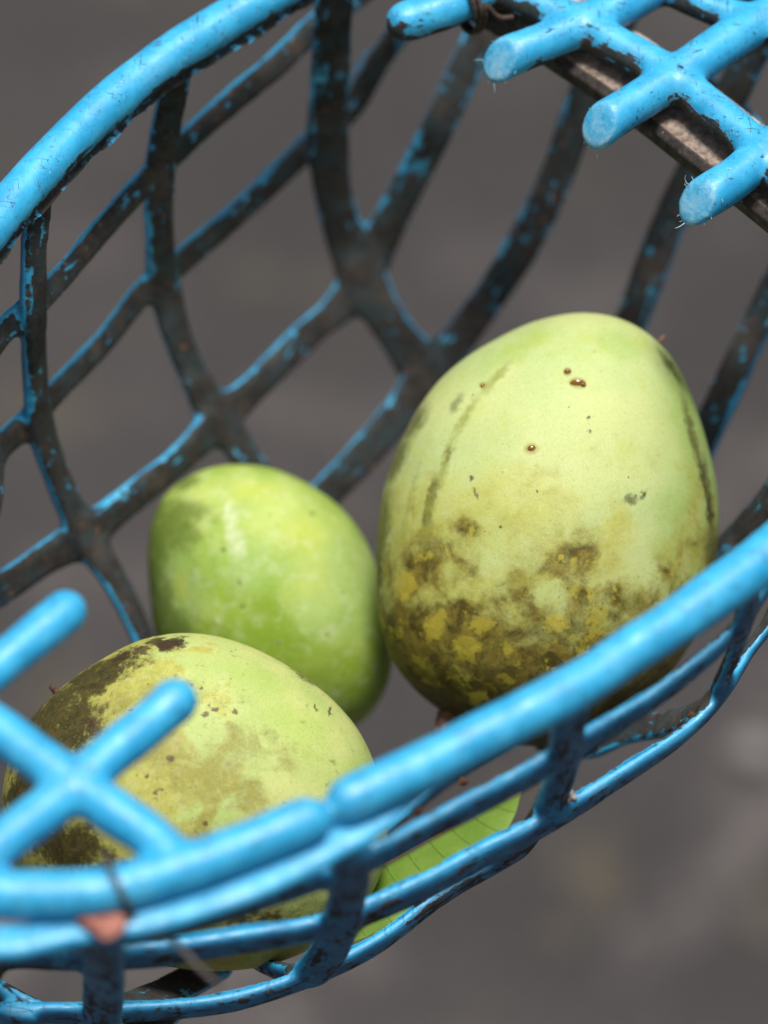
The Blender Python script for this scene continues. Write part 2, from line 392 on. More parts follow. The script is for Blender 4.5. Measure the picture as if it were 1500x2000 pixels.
bar('grid_bar', 'lid', Q([(1230, -60, .3), (1300, -25, .35), (1350, 0, .35), (1420, 28, .35), (1500, 50, .35), (1600, 120, .3), (1700, 260, .15), (1795, 330, 0)]), .48, .48, 'O', style='lid')

# ---------------------------------------------------------------- sweep, fuse and split the basket
def frames(C, closed, style):
    n = len(C)
    T = np.zeros_like(C)
    if closed:
        T = np.roll(C, -1, 0) - np.roll(C, 1, 0)
    else:
        T[1:-1] = C[2:] - C[:-2]; T[0] = C[1] - C[0]; T[-1] = C[-1] - C[-2]
    T /= np.linalg.norm(T, axis=1)[:, None] + 1e-12
    if style in ('lid', 'flange'):
        I = np.tile([0, 0, 1.0], (n, 1))
    else:
        I = np.array([CEN.x, CEN.y, 0]) - C          # the wall tapers, so its inside leans upwards
        I[:, 2] = ((.06 + .36 * sp(C[:, 1], -.06, .01)) if style == 'wall' else 0) * np.linalg.norm(I[:, :2], axis=1)
    I = I - (I * T).sum(1)[:, None] * T
    I /= np.linalg.norm(I, axis=1)[:, None] + 1e-12
    Sd = np.cross(T, I)
    return T, I, Sd

def profile(kind, w, t, n=20):
    a = np.linspace(0, 2 * np.pi, n, endpoint=False)
    if kind == 'O':
        return np.stack([np.cos(a) * w, np.sin(a) * t], 1)
    if kind == 'H':
        e = .45
        return np.stack([np.sign(np.cos(a)) * abs(np.cos(a)) ** e * w, np.sign(np.sin(a)) * abs(np.sin(a)) ** e * t], 1)
    # D: flat towards the inside, rounded outside
    x = np.sign(np.cos(a)) * abs(np.cos(a)) ** .55 * w
    y = np.where(np.sin(a) > 0, abs(np.sin(a)) ** .35 * t * .55, -abs(np.sin(a)) ** .6 * t * 1.0)
    return np.stack([x, y], 1)

NODES = np.array([tuple(P(*q)) for q in [(172, 1048, -12), (428, 815, -12), (700, 555, -11.5), (835, 735, -13.2), (738, 470, -10.6), (640, 275, -7.3),
                  (320, 555, -8), (313, 340, -4), (68, 600, -4), (80, 825, -8)]])
NSW = np.array([.22, .24, .22, .30, .12, .12, .12, .08, .06, .10])
def swell(c, b):
    if b['grp'] != 'wall': return 1
    d = np.linalg.norm(NODES - np.array(c), axis=1)
    return 1 + float((NSW * np.exp(-(d / .010) ** 2)).sum())

def sweep(b, verts, faces):
    C = catmull(b['pts'], .0022, b['closed'])
    T, I, Sd = frames(C, b['closed'], b['style'])
    b['C'], b['T'], b['I'], b['S'] = C, T, I, Sd
    seg = np.linalg.norm(np.diff(C, axis=0), axis=1)
    b['u'] = np.concatenate([[0], np.cumsum(seg)])
    pr = profile(b['prof'], b['w'], b['t'])
    tp = b['taper'] or (lambda f: 1.0)
    k = len(pr)
    seed = rng.uniform(0, 100)
    rows = []
    def ring(c, i, s, sc, j):
        q = (1 + .05 * mnoise.noise(Vector((j * .12, seed, 0))) + .04 * mnoise.noise(Vector((j * .4, seed, 5)))) * tp(j / (len(C) - 1)) * (1 - .25 * float(sp(c[1], -.03, .03)) if b['name'] == 'hoop' and b['closed'] else 1) * swell(c, b)
        return [c + (s * x + i * y) * sc * q for x, y in pr]
    if not b['closed']:
        for a in (80, 60, 40, 20):
            r = math.radians(a)
            rows.append(ring(C[0] - T[0] * b['t'] * math.sin(r), I[0], Sd[0], math.cos(r), 0))
    for j in range(len(C)):
        rows.append(ring(C[j], I[j], Sd[j], 1.0, j))
    if not b['closed']:
        for a in (20, 40, 60, 80):
            r = math.radians(a)
            rows.append(ring(C[-1] + T[-1] * b['t'] * math.sin(r), I[-1], Sd[-1], math.cos(r), len(C) - 1))
    if b['cut']:
        p0, nn = np.array(b['cut'][0]), np.array(b['cut'][1])
        ax = T[2]
        den = ax @ nn
        for row in rows[:30]:
            for q in range(k):
                d = (row[q] - p0) @ nn
                if d > 0: row[q] = row[q] - ax * (d / den) * .80
    base = len(verts)
    for row in rows: verts.extend([tuple(v) for v in row])
    R = len(rows)
    for j in range(R if b['closed'] else R - 1):
        j2 = (j + 1) % R
        for q in range(k):
            q2 = (q + 1) % k
            faces.append((base + j * k + q, base + j * k + q2, base + j2 * k + q2, base + j2 * k + q))
    if not b['closed']:
        faces.append(tuple(base + q for q in range(k))[::-1])
        faces.append(tuple(base + (R - 1) * k + q for q in range(k)))

def fused(bars, voxel, iters):
    verts, faces = [], []
    for b in bars: sweep(b, verts, faces)
    me = bpy.data.meshes.new("tmp"); me.from_pydata(verts, [], faces)
    bm = bmesh.new(); bm.from_mesh(me); bmesh.ops.recalc_face_normals(bm, faces=bm.faces); bm.to_mesh(me); bm.free()
    ob = bpy.data.objects.new("tmp", me); COL.objects.link(ob)
    md = ob.modifiers.new("r", 'REMESH'); md.mode = 'VOXEL'; md.voxel_size = voxel
    dg = bpy.context.evaluated_depsgraph_get()
    m2 = bpy.data.meshes.new_from_object(ob.evaluated_get(dg))
    bpy.data.objects.remove(ob)
    n = len(m2.vertices)
    V = np.zeros(n * 3, np.float32); m2.vertices.foreach_get("co", V); V = V.reshape(-1, 3).astype(float)
    E = np.zeros(len(m2.edges) * 2, np.int32); m2.edges.foreach_get("vertices", E); E = E.reshape(-1, 2)
    i = np.concatenate([E[:, 0], E[:, 1]]); j = np.concatenate([E[:, 1], E[:, 0]])
    deg = np.bincount(i, minlength=n).astype(float); deg[deg == 0] = 1
    for _ in range(iters):
        A = np.stack([np.bincount(i, V[j, a], n) / deg for a in range(3)], 1)
        V = V * .4 + A * .6
    # slight waviness of worn plastic
    m2.vertices.foreach_set("co", V.astype(np.float32).ravel()); m2.update()
    N = np.zeros(n * 3, np.float32); m2.vertex_normals.foreach_get("vector", N); N = N.reshape(-1, 3).astype(float)
    nf = len(m2.polygons)
    lt = np.zeros(nf, np.int32); m2.polygons.foreach_get("loop_total", lt)
    ls = np.zeros(nf, np.int32); m2.polygons.foreach_get("loop_start", ls)
    lv = np.zeros(len(m2.loops), np.int32); m2.loops.foreach_get("vertex_index", lv)
    bpy.data.meshes.remove(m2); bpy.data.meshes.remove(me)
    F = np.stack([lv[ls + a] for a in range(4)], 1)     # the voxel surface is all quads
    return V, N, F

def split(bars, V, N, F, parent):
    pts, own, idx = [], [], []
    for bi, b in enumerate(bars):
        for q in range(len(b['C'])): pts.append(b['C'][q]); own.append(bi); idx.append(q)
    kd = KDTree(len(pts))
    for q, p in enumerate(pts): kd.insert(p, q)
    kd.balance()
    pts = np.array(pts); own = np.array(own); idx = np.array(idx)
    near = np.array([kd.find(v)[1] for v in V])
    vo = own[near]; vi = idx[near]
    n = len(V)
    inn = np.zeros((n, 3)); bco = np.zeros((n, 3)); dirt = np.zeros(n); cut = np.zeros(n); shade_and_film = np.zeros(n)
    for bi, b in enumerate(bars):
        m = np.where(vo == bi)[0]
        if not len(m): continue
        q = vi[m]
        d = V[m] - b['C'][q]
        along = b['u'][np.minimum(q, len(b['u']) - 1)] + (d * b['T'][q]).sum(1)
        bco[m] = np.stack([along + bi * .37, (d * b['S'][q]).sum(1) + bi * .11, (d * b['I'][q]).sum(1)], 1)
        ni = (N[m] * b['I'][q]).sum(1)
        nz = N[m][:, 2]
        if b['style'] == 'wall':
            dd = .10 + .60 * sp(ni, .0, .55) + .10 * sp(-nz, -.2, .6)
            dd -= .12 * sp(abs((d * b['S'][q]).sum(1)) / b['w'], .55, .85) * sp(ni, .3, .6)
            shade_and_film[m] = sp(-ni, -.25, .35) * (1 - .45 * sp(nz, .45, .8))  # painted shade on outward faces, weaker where they point up
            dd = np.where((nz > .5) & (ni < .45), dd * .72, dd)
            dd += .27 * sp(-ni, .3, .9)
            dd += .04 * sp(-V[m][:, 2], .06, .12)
            for nd, ns in zip(NODES, NSW):
                dd += .8 * ns * np.exp(-(np.linalg.norm(V[m] - nd, axis=1) / .011) ** 2) * sp(ni, -.2, .4)
            dirt[m] = dd
        elif b['style'] == 'rim':
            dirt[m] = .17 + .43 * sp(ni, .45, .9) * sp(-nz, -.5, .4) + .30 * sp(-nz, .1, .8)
        elif b['style'] == 'flange':
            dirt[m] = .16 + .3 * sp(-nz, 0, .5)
        else:
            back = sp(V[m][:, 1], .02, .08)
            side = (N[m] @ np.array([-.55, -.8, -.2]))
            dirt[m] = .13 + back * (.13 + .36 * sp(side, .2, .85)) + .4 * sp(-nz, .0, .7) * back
        if b['cut']:
            p0, nn = np.array(b['cut'][0]), np.array(b['cut'][1])
            dirt[m] *= 1 - .8 * sp(-abs((V[m] - p0) @ nn), -.0042, -.0022)
            cut[m] = np.maximum(cut[m], sp(N[m] @ nn, .55, .97) * sp(-abs((V[m] - p0) @ nn), -.0034, -.0012))
    fo = vo[F[:, 0]]
    made = []
    for bi, b in enumerate(bars):
        fs = F[fo == bi]
        if not len(fs): continue
        uq, inv = np.unique(fs.ravel(), return_inverse=True)
        me = bpy.data.meshes.new(b['name'])
        me.from_pydata(V[uq].tolist(), [], inv.reshape(-1, 4).tolist())
        smooth(me)
        for nm, arr in (("dirt", dirt), ("cut", cut), ("shade_and_film", shade_and_film)):
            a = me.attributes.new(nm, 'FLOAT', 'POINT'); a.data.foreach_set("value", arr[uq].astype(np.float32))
        a = me.attributes.new("bar_co", 'FLOAT_VECTOR', 'POINT'); a.data.foreach_set("vector", bco[uq].astype(np.float32).ravel())
        me.normals_split_custom_set_from_vertices(N[uq].tolist())
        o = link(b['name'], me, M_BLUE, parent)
        b['obj'] = o
        if b['cut']: b['nearv'] = V[uq]
        made.append(o)
    return made

basket = bpy.data.objects.new("basket", None)
COL.objects.link(basket)
basket.empty_display_size = .05
tag(basket, "worn blue plastic lattice basket with a cut open grid lid, holding the green mangoes", "basket")
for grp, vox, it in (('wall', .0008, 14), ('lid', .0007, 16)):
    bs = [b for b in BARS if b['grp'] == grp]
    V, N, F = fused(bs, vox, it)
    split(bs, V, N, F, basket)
print("basket bars", len(BARS))

def relabel(i, text):
    o = BARS[i].get('obj')
    if o: o['label'] = text

# ---------------------------------------------------------------- ragged moulding flash along edges
def ribbon(name, C, D, Nn, wfun, th, mat, parent, dirt=.3):
    """thin uneven fin: runs along C, stands out along D, thickness th along Nn"""
    n = len(C)
    vs, fs = [], []
    for j in range(n):
        w = wfun(j)
        a = C[j]; e = C[j] + D[j] * w
        h = Nn[j] * th / 2
        vs += [tuple(a + h), tuple(a - h), tuple(e - h * .4), tuple(e + h * .4)]
    for j in range(n - 1):
        b0, b1 = j * 4, j * 4 + 4
        for q in range(4):
            q2 = (q + 1) % 4
            fs.append((b0 + q, b0 + q2, b1 + q2, b1 + q))
    fs += [(3, 2, 1, 0), tuple((n - 1) * 4 + q for q in range(4))]
    me = bpy.data.meshes.new(name); me.from_pydata(vs, [], fs)
    a = me.attributes.new("dirt", 'FLOAT', 'POINT'); a.data.foreach_set("value", np.full(len(vs), dirt, np.float32))
    a = me.attributes.new("cut", 'FLOAT', 'POINT'); a.data.foreach_set("value", np.zeros(len(vs), np.float32))
    a = me.attributes.new("bar_co", 'FLOAT_VECTOR', 'POINT'); a.data.foreach_set("vector", np.array(vs, np.float32).ravel())
    return link(name, me, mat, parent)

def flash_on(b, sel, side, lift, wmin, wmax, dirt, th=.0005, tilt=(0, 0)):
    C0 = catmull(b['pts'], .0022, b['closed'])
    T, I, Sd = b['T'], b['I'], b['S']
    k = [q for q in range(len(C0)) if sel(C0[q])]
    if not k: return
    runs, cur = [], [k[0]]
    for q in k[1:]:
        if q == cur[-1] + 1: cur.append(q)
        else: runs.append(cur); cur = [q]
    runs.append(cur)
    for r in runs:
        if len(r) < 8: continue
        # finer steps so that the torn edge is jagged
        qs = np.linspace(r[0], r[-1], len(r) * 3)
        lo = np.floor(qs).astype(int); f = (qs - lo)[:, None]; hi = np.minimum(lo + 1, len(C0) - 1)
        ip = lambda A: A[lo] * (1 - f) + A[hi] * f
        s, i_, c = ip(Sd), ip(I), ip(C0)
        sgn = np.where(s[:, 2] > 0, 1.0, -1.0)[:, None] * side
        base = c + s * sgn * lift[0] + i_ * lift[1]
        D = s * sgn * tilt[0] + i_ * tilt[1]
        D /= np.linalg.norm(D, axis=1)[:, None]
        Nn = np.cross(ip(T), D)
        sd = rng.uniform(0, 50)
        wf = lambda j: wmin + (wmax - wmin) * max(0, min(1, .5 + .9 * mnoise.noise(Vector((j * .07, sd, 0))) + .28 * mnoise.noise(Vector((j * .45, sd, 3)))))
        ribbon("mould_flash", base, D, Nn, wf, th, M_BLUE, b['obj'], dirt)

byname = {}
for b in BARS: byname.setdefault(b['name'], []).append(b)
h1, h2, h3 = byname['hoop'][0], byname['hoop'][1], byname['hoop'][2]
near_sel = lambda p: p[1] < -.02 and -.13 < p[0] < .12
far_sel = lambda p: p[1] > .0 and -.13 < p[0] < .0
flash_on(h1, near_sel, 1, (.0045, .0004), .0002, .0012, .25, tilt=(1, .5))
flash_on(h2, near_sel, 1, (.0045, .0004), .0002, .0015, .25, tilt=(1, .5))
flash_on(h3, near_sel, 1, (.0038, .0004), .0002, .0010, .30, tilt=(1, .5))
flash_on(h1, far_sel, 1, (.0045, .0004), .0002, .0010, .22, tilt=(1, .2))
flash_on(h2, far_sel, 1, (.0045, .0004), .0002, .0010, .30, tilt=(1, .2))
rimb = byname['rim'][0]
flash_on(rimb, lambda p: p[1] > .03 and -.14 < p[0] < .0, -1, (.0043, .0042), .0014, .0030, .62, th=.0012, tilt=(.62, .79))

# ---------------------------------------------------------------- thin fibres torn up by the saw
def tube(pts, r, k=8, step=.0015, cap=True, rfun=None):
    C = catmull(pts, step)
    n = len(C); T = np.gradient(C, axis=0); T /= np.linalg.norm(T, axis=1)[:, None] + 1e-12
    ref = np.array([0.3, 0.2, 1.0]); vs, fs = [], []
    for j in range(n):
        s = np.cross(T[j], ref); s /= np.linalg.norm(s) + 1e-12; i = np.cross(s, T[j])
        rr = r * (rfun(j / (n - 1)) if rfun else 1)
        for q in range(k):
            a = 2 * math.pi * q / k
            vs.append(tuple(C[j] + (s * math.cos(a) + i * math.sin(a)) * rr))
    for j in range(n - 1):
        for q in range(k):
            q2 = (q + 1) % k
            fs.append((j * k + q, j * k + q2, (j + 1) * k + q2, (j + 1) * k + q))
    fs.append(tuple(range(k))[::-1]); fs.append(tuple((n - 1) * k + q for q in range(k)))
    return vs, fs

def join_mesh(name, parts, mat, parent=None):
    vs, fs = [], []
    for v, f in parts:
        o = len(vs); vs += v; fs += [tuple(q + o for q in x) for x in f]
    me = bpy.data.meshes.new(name); me.from_pydata(vs, [], fs); smooth(me)
    return link(name, me, mat, parent)

for b in BARS:
    if not b['cut']: continue
    p0, nn = Vector(b['cut'][0]), Vector(b['cut'][1])
    e1 = nn.cross(Vector((0, 0, 1))).normalized(); e2 = nn.cross(e1).normalized()
    parts = []
    for q in range(14):
        a = random.uniform(0, 2 * math.pi)
        if math.sin(a) * e2.z > .3 and random.random() < .7: continue
        r = b['w'] * random.uniform(.92, 1.08)
        st = 1.7
        if math.sin(a) * e2.z > .3 and q > 3: continue
        s = p0 + e1 * math.cos(a) * r + e2 * math.sin(a) * r * st
        vv = b['nearv']; s = Vector(vv[int(np.argmin(((vv - np.array(s)) ** 2).sum(1)))])
        L = random.uniform(.0004, .0012) if q > 1 else .003
        d = (e1 * math.cos(a) + e2 * math.sin(a) + nn * random.uniform(-.2, .9) + Vector((random.gauss(0, .5), random.gauss(0, .5), random.gauss(0, .5)))).normalized()
        m_ = s + d * L * .5 + Vector((random.gauss(0, 1), random.gauss(0, 1), random.gauss(0, 1))) * L * .15
        parts.append(tube([s - d * .0006, m_, s + d * L], random.uniform(.00012, .0003), 5, .0004, rfun=lambda t: 1 - .7 * t))
    o = join_mesh("frayed_fibre", parts, M_FIBRE, b['obj'])
    o['kind'] = "stuff"

# ---------------------------------------------------------------- metal bar tied below the lid
def metal_bar():
    C = catmull(Q([(963, -26, -.60), (1049, 23, -.60), (1135, 79, -.60), (1224, 138, -.60), (1307, 198, -.60), (1407, 276, -.60), (1507, 353, -.60), (1607, 436, -.60), (1724, 551, -.60)]), .002)
    n = len(C); T = np.gradient(C, axis=0); T /= np.linalg.norm(T, axis=1)[:, None]
    Z = np.array([0, -.10, 1.0]); Z /= np.linalg.norm(Z)
    w, h, ch = .0120, .0035, .0020
    pr = [(-w, -h), (w, -h), (w, h - ch), (w - ch * 1.1, h), (-w + ch * 1.1, h), (-w, h - ch)]
    k = len(pr)
    vs, fs, up, pale = [], [], [], []
    def add(q, c, s, z):
        for (x, y) in q:
            vs.append(tuple(c + s * x + z * y))
    for j in range(n):
        s = np.cross(T[j], Z); s /= np.linalg.norm(s); z = np.cross(s, T[j])
        add(pr, C[j], s, z)
    for j in range(n - 1):
        for q in range(k):
            q2 = (q + 1) % k
            fs.append((j * k + q, j * k + q2, (j + 1) * k + q2, (j + 1) * k + q))
    fs.append(tuple(range(k))[::-1]); fs.append(tuple((n - 1) * k + q for q in range(k)))
    me = bpy.data.meshes.new("metal_bar"); me.from_pydata(vs, [], fs)
    bm = bmesh.new(); bm.from_mesh(me)
    bmesh.ops.recalc_face_normals(bm, faces=bm.faces)
    sharp = [e for e in bm.edges if len(e.link_faces) == 2 and e.calc_face_angle() > .4]
    bmesh.ops.bevel(bm, geom=sharp, offset=.0006, segments=2, affect='EDGES', profile=.5)
    bm.to_mesh(me); bm.free()
    nv = len(me.vertices)
    up = np.zeros(nv, np.float32); pale = np.zeros(nv, np.float32)
    for i, v in enumerate(me.vertices):
        up[i] = max(0, min(1, (v.normal.z - .55) / .35))
        j = int(np.argmin(((C - np.array(v.co)) ** 2).sum(1)))
        s = np.cross(T[j], Z)
        x = (np.array(v.co) - C[j]) @ s
        pale[i] = 1.0 if x * np.sign(s[1]) > .004 else 0.0
    a = me.attributes.new("up", 'FLOAT', 'POINT'); a.data.foreach_set("value", up)
    a = me.attributes.new("pale", 'FLOAT', 'POINT'); a.data.foreach_set("value", pale)
    o = link("metal_bar", me, M_BAR)
    tag(o, "dark weathered flat metal bar lying under the sawn blue lid fingers", "metal bar")
metal_bar()

# wires
loop = []
c0 = P(912, 8, .4)
ax = (P(913, -2, .35) - P(850, 24, .4)).normalized()
s0 = ax.cross(Vector((0, 0, 1))).normalized(); z0 = s0.cross(ax)
for q in range(26):
    a = 2 * math.pi * q / 12
    r = .0061 if q < 13 else .0062
    loop.append(c0 + ax * (-.0010 + .0017 * q / 12) + s0 * math.cos(a) * r + z0 * (math.sin(a) * r * (1.7 if math.sin(a) < 0 else 1)))
loop.append(loop[-1] + Vector((.004, -.001, -.004)))
loop.append(loop[-1] + Vector((.004, .0005, -.0005)))
v, f = tube(loop, .0008, 8, .001)
tag(join_mesh("tie_wire", [(v, f)], M_WIRE), "rusty brown tie wire wrapped round the blue lid finger beside the metal bar's end", "wire")
v, f = tube(Q([(214, 1690, -.1), (207, 1668, .50), (214, 1695, .68), (228, 1725, .62), (243, 1755, .4), (256, 1780, -.05), (264, 1806, -.6), (290, 1818, -.9), (325, 1828, -1.2), (358, 1858, -1.4), (392, 1893, -1.5), (430, 1927, -1.6)]), .00085, 8, .001)
tag(join_mesh("tie_wire", [(v, f)], M_GREYWIRE), "grey wire looped over the front blue rim with its loose tail hanging below", "wire")

# salmon scrap caught below the front rim
def scrap():
    out = [(145, 1797), (170, 1792), (210, 1787), (243, 1783), (247, 1800), (243, 1818), (225, 1835), (205, 1840), (190, 1832), (172, 1812)]
    C = sum((Vector(q).to_3d() for q in out), Vector()) / len(out)
    vs, fs = [], []
    n = len(out)
    for lay, (zz, s) in enumerate(((-.35, .75), (-.15, 1.0), (-.45, 1.0), (-.75, .75))):
        pass
    rows = [(.80, -.30), (1.0, -.50), (1.0, -.75), (.80, -.95)]
    for s, z in rows:
        for q in out:
            x = C.x + (q[0] - C.x) * s; y = C.y + (q[1] - C.y) * s
            vs.append(tuple(P(x, y, -.05) + UP * 0 - BACK * ((-z - .3) * .006)))
    for r in range(len(rows) - 1):
        for q in range(n):
            q2 = (q + 1) % n
            fs.append((r * n + q, r * n + q2, (r + 1) * n + q2, (r + 1) * n + q))
    fs.append(tuple(range(n))[::-1]); fs.append(tuple((len(rows) - 1) * n + q for q in range(n)))
    me = bpy.data.meshes.new("plastic_scrap"); me.from_pydata(vs, [], fs)
    bm = bmesh.new(); bm.from_mesh(me); bmesh.ops.recalc_face_normals(bm, faces=bm.faces); bm.to_mesh(me); bm.free()
    smooth(me)
    tag(link("plastic_scrap", me, M_SCRAP), "small salmon pink scrap wedged under the front blue rim by the wire", "scrap")
scrap()

# ---------------------------------------------------------------- mangoes
def fit_outline(pts, c, K=9):
    a = np.array([math.atan2(c[1] - y, x - c[0]) for x, y in pts])
    r = np.array([math.hypot(x - c[0], y - c[1]) for x, y in pts])
    A = [np.ones_like(a)] + [f(k * a) for k in range(1, K) for f in (np.cos, np.sin)]
    A = np.stack(A, 1)
    reg = np.diag([0] + [.002 * k ** 4 for k in range(1, K) for _ in (0, 1)])
    w = np.linalg.solve(A.T @ A + reg, A.T @ r)
    return lambda t: w[0] + sum(w[2 * k - 1] * np.cos(k * t) + w[2 * k] * np.sin(k * t) for k in range(1, K))

class Mango:
    def __init__(s, outline, c, depth, dz, mat, label, seed):
        s.c, s.depth = c, depth
        s.px = depth / FPX                                # metres per photo pixel at the fruit
        s.R = fit_outline(outline, c)
        s.dz = dz * CM
        bm = bmesh.new(); bmesh.ops.create_icosphere(bm, subdivisions=7, radius=1.0)
        D = np.array([v.co for v in bm.verts])
        me = bpy.data.meshes.new("mango"); bm.to_mesh(me); bm.free()
        ph = np.arctan2(D[:, 1], D[:, 0])
        R = s.R(ph) * s.px
        X = np.stack([D[:, 0] * R, D[:, 1] * R, D[:, 2] * s.dz], 1)
        bumpv = np.array([mnoise.noise(Vector(d * 2.2) + Vector((seed, 0, 0))) for d in D])
        bumpv = bumpv + .45 * np.array([mnoise.noise(Vector(d * 5.0) + Vector((seed * 2, 1, 0))) for d in D])
        X *= (1 + .014 * bumpv * (1 - .6 * (1 - D[:, 2] ** 2)))[:, None]
        me.vertices.foreach_set("co", X.astype(np.float32).ravel()); smooth(me); me.update()
        s.o = link("mango", me, mat)
        p = PD(c[0], c[1], depth)
        s.o.matrix_world = Matrix.Translation(p) @ Matrix((
            (RIGHT.x, UP.x, BACK.x, 0), (RIGHT.y, UP.y, BACK.y, 0), (RIGHT.z, UP.z, BACK.z, 0), (0, 0, 0, 1)))
        tag(s.o, label, "mango", "mangoes in the basket")
    def at(s, px, py, out=0.0):
        """local point on the front skin at a photo pixel"""
        x, y = px - s.c[0], s.c[1] - py
        r = math.hypot(x, y); ph = math.atan2(y, x)
        k = min(1, r / s.R(ph))
        return Vector((x * s.px, y * s.px, s.dz * math.sqrt(max(0, 1 - k * k)) + out))

def mango_skin(g, c, depth):
    """photo-sized skin coordinates (x right, y down) that belong to the fruit"""
    ob = g.obj()
    k = FPX / depth
    pc = g.map(ob, loc=(c[0], c[1], 0), sc=(k, -k, k))
    return ob, pc

def spot(g, pc, px, py, rx, ry, rot=0, lo=1.0, hi=.35):
    q = g.map(pc, loc=(px, py, 0), rot=(0, 0, math.radians(rot)), sc=(rx, ry, 1e6), typ='TEXTURE')
    return g.rng(g.vm('LENGTH', q, out="Value"), lo, hi)

def spots(g, pc, lst, lo=1.0, hi=.35):
    m = None
    for t in lst:
        s = spot(g, pc, *t[:5], lo=lo, hi=hi)
        if len(t) > 5: s = g.mt('MULTIPLY', s, t[5])
        m = s if m is None else g.mt('MAXIMUM', m, s)
    return m

def warp(g, pc, amp, scale, detail=3):
    n = g.noise(pc, scale, detail, .6, color=True)
    v = g.vm('SUBTRACT', n, (.5, .5, .5))
    nd = g.n("VectorMath", operation='SCALE'); g.put(nd.inputs[0], v); nd.inputs["Scale"].default_value = amp
    return g.vm('ADD', pc, nd.outputs[0])

KALB = .76
def C_(r, gg, b): return lin(r, gg, b, KALB)

def ispots(g, pc, lst, amp=1.2, scale=.07, lo=.25, hi=.45):
    """stains with a ragged outline"""
    m = None
    for t in lst:
        q = g.map(pc, loc=(t[0], t[1], 0), rot=(0, 0, math.radians(t[4] if len(t) > 4 else 0)), sc=(t[2] * 1.3, t[3] * 1.3, 1e6), typ='TEXTURE')
        v = g.mt('SUBTRACT', 1.0, g.vm('LENGTH', q, out="Value"), clamp=True)
        m = v if m is None else g.mt('MAXIMUM', m, v)
    n = g.mt('MULTIPLY', g.mt('SUBTRACT', g.noise(pc, scale, 5, .68), .5), amp)
    return g.rng(g.mt('ADD', m, g.mt('MULTIPLY', n, g.rng(m, 0, .12))), lo, hi)

def finish_mango(g, ob, pc, col, dark, rough=.5, bloom=.12):
    lite = g.mt('SUBTRACT', 1.0, g.mt('MULTIPLY', dark, .85))
    # mottled skin, pale bloom, lenticels and pin-prick specks
    mo = g.noise(pc, .05, 6, .72)
    col = g.mix(g.rng(mo, .42, .30, 0, .22), col, C_(120, 128, 44))
    col = g.mix(g.mt('MULTIPLY', lite, g.rng(g.noise(g.map(pc, loc=(31, 7, 0)), .035, 6, .7), .5, .68, 0, bloom)), col, C_(226, 234, 196))
    fine = g.noise(pc, .30, 3, .6)
    col = g.mix(g.mt('MULTIPLY', lite, g.rng(fine, .52, .70, 0, .22)), col, C_(236, 240, 190))
    col = g.mix(g.mt('MULTIPLY', lite, g.rng(fine, .46, .32, 0, .22)), col, C_(110, 120, 40))
    sp1 = g.rng(g.voro(pc, .035), .10, .05)
    spsel = g.rng(g.noise(pc, .012, 2), .5, .62)
    col = g.mix(g.mt('MULTIPLY', g.mt('MULTIPLY', sp1, spsel), .75), col, C_(70, 55, 30))
    sp2 = g.mt('MULTIPLY', g.rng(g.voro(g.map(pc, loc=(5, 9, 0)), .075), .13, .07), g.rng(g.noise(pc, .02, 3), .48, .6))
    col = g.mix(g.mt('MULTIPLY', sp2, .5), col, C_(104, 96, 40))
    pore = g.rng(g.voro(pc, .11), .22, .10)
    col = g.mix(g.mt('MULTIPLY', lite, g.mt('MULTIPLY', pore, .22)), col, C_(235, 238, 190))
    r = g.mt('ADD', rough, g.mt('MULTIPLY', g.noise(pc, .05, 4, .7), .20))
    h = g.mt('ADD', g.mt('MULTIPLY', g.noise(pc, .09, 4, .65), .6), g.mt('MULTIPLY', pore, -.15))
    h = g.mt('ADD', h, g.mt('MULTIPLY', g.noise(pc, .012, 3), 1.6))
    h = g.mt('SUBTRACT', h, g.mt('MULTIPLY', dark, .25))
    g.bump(h, .25, .0005)
    return g.out(col, r, .32)

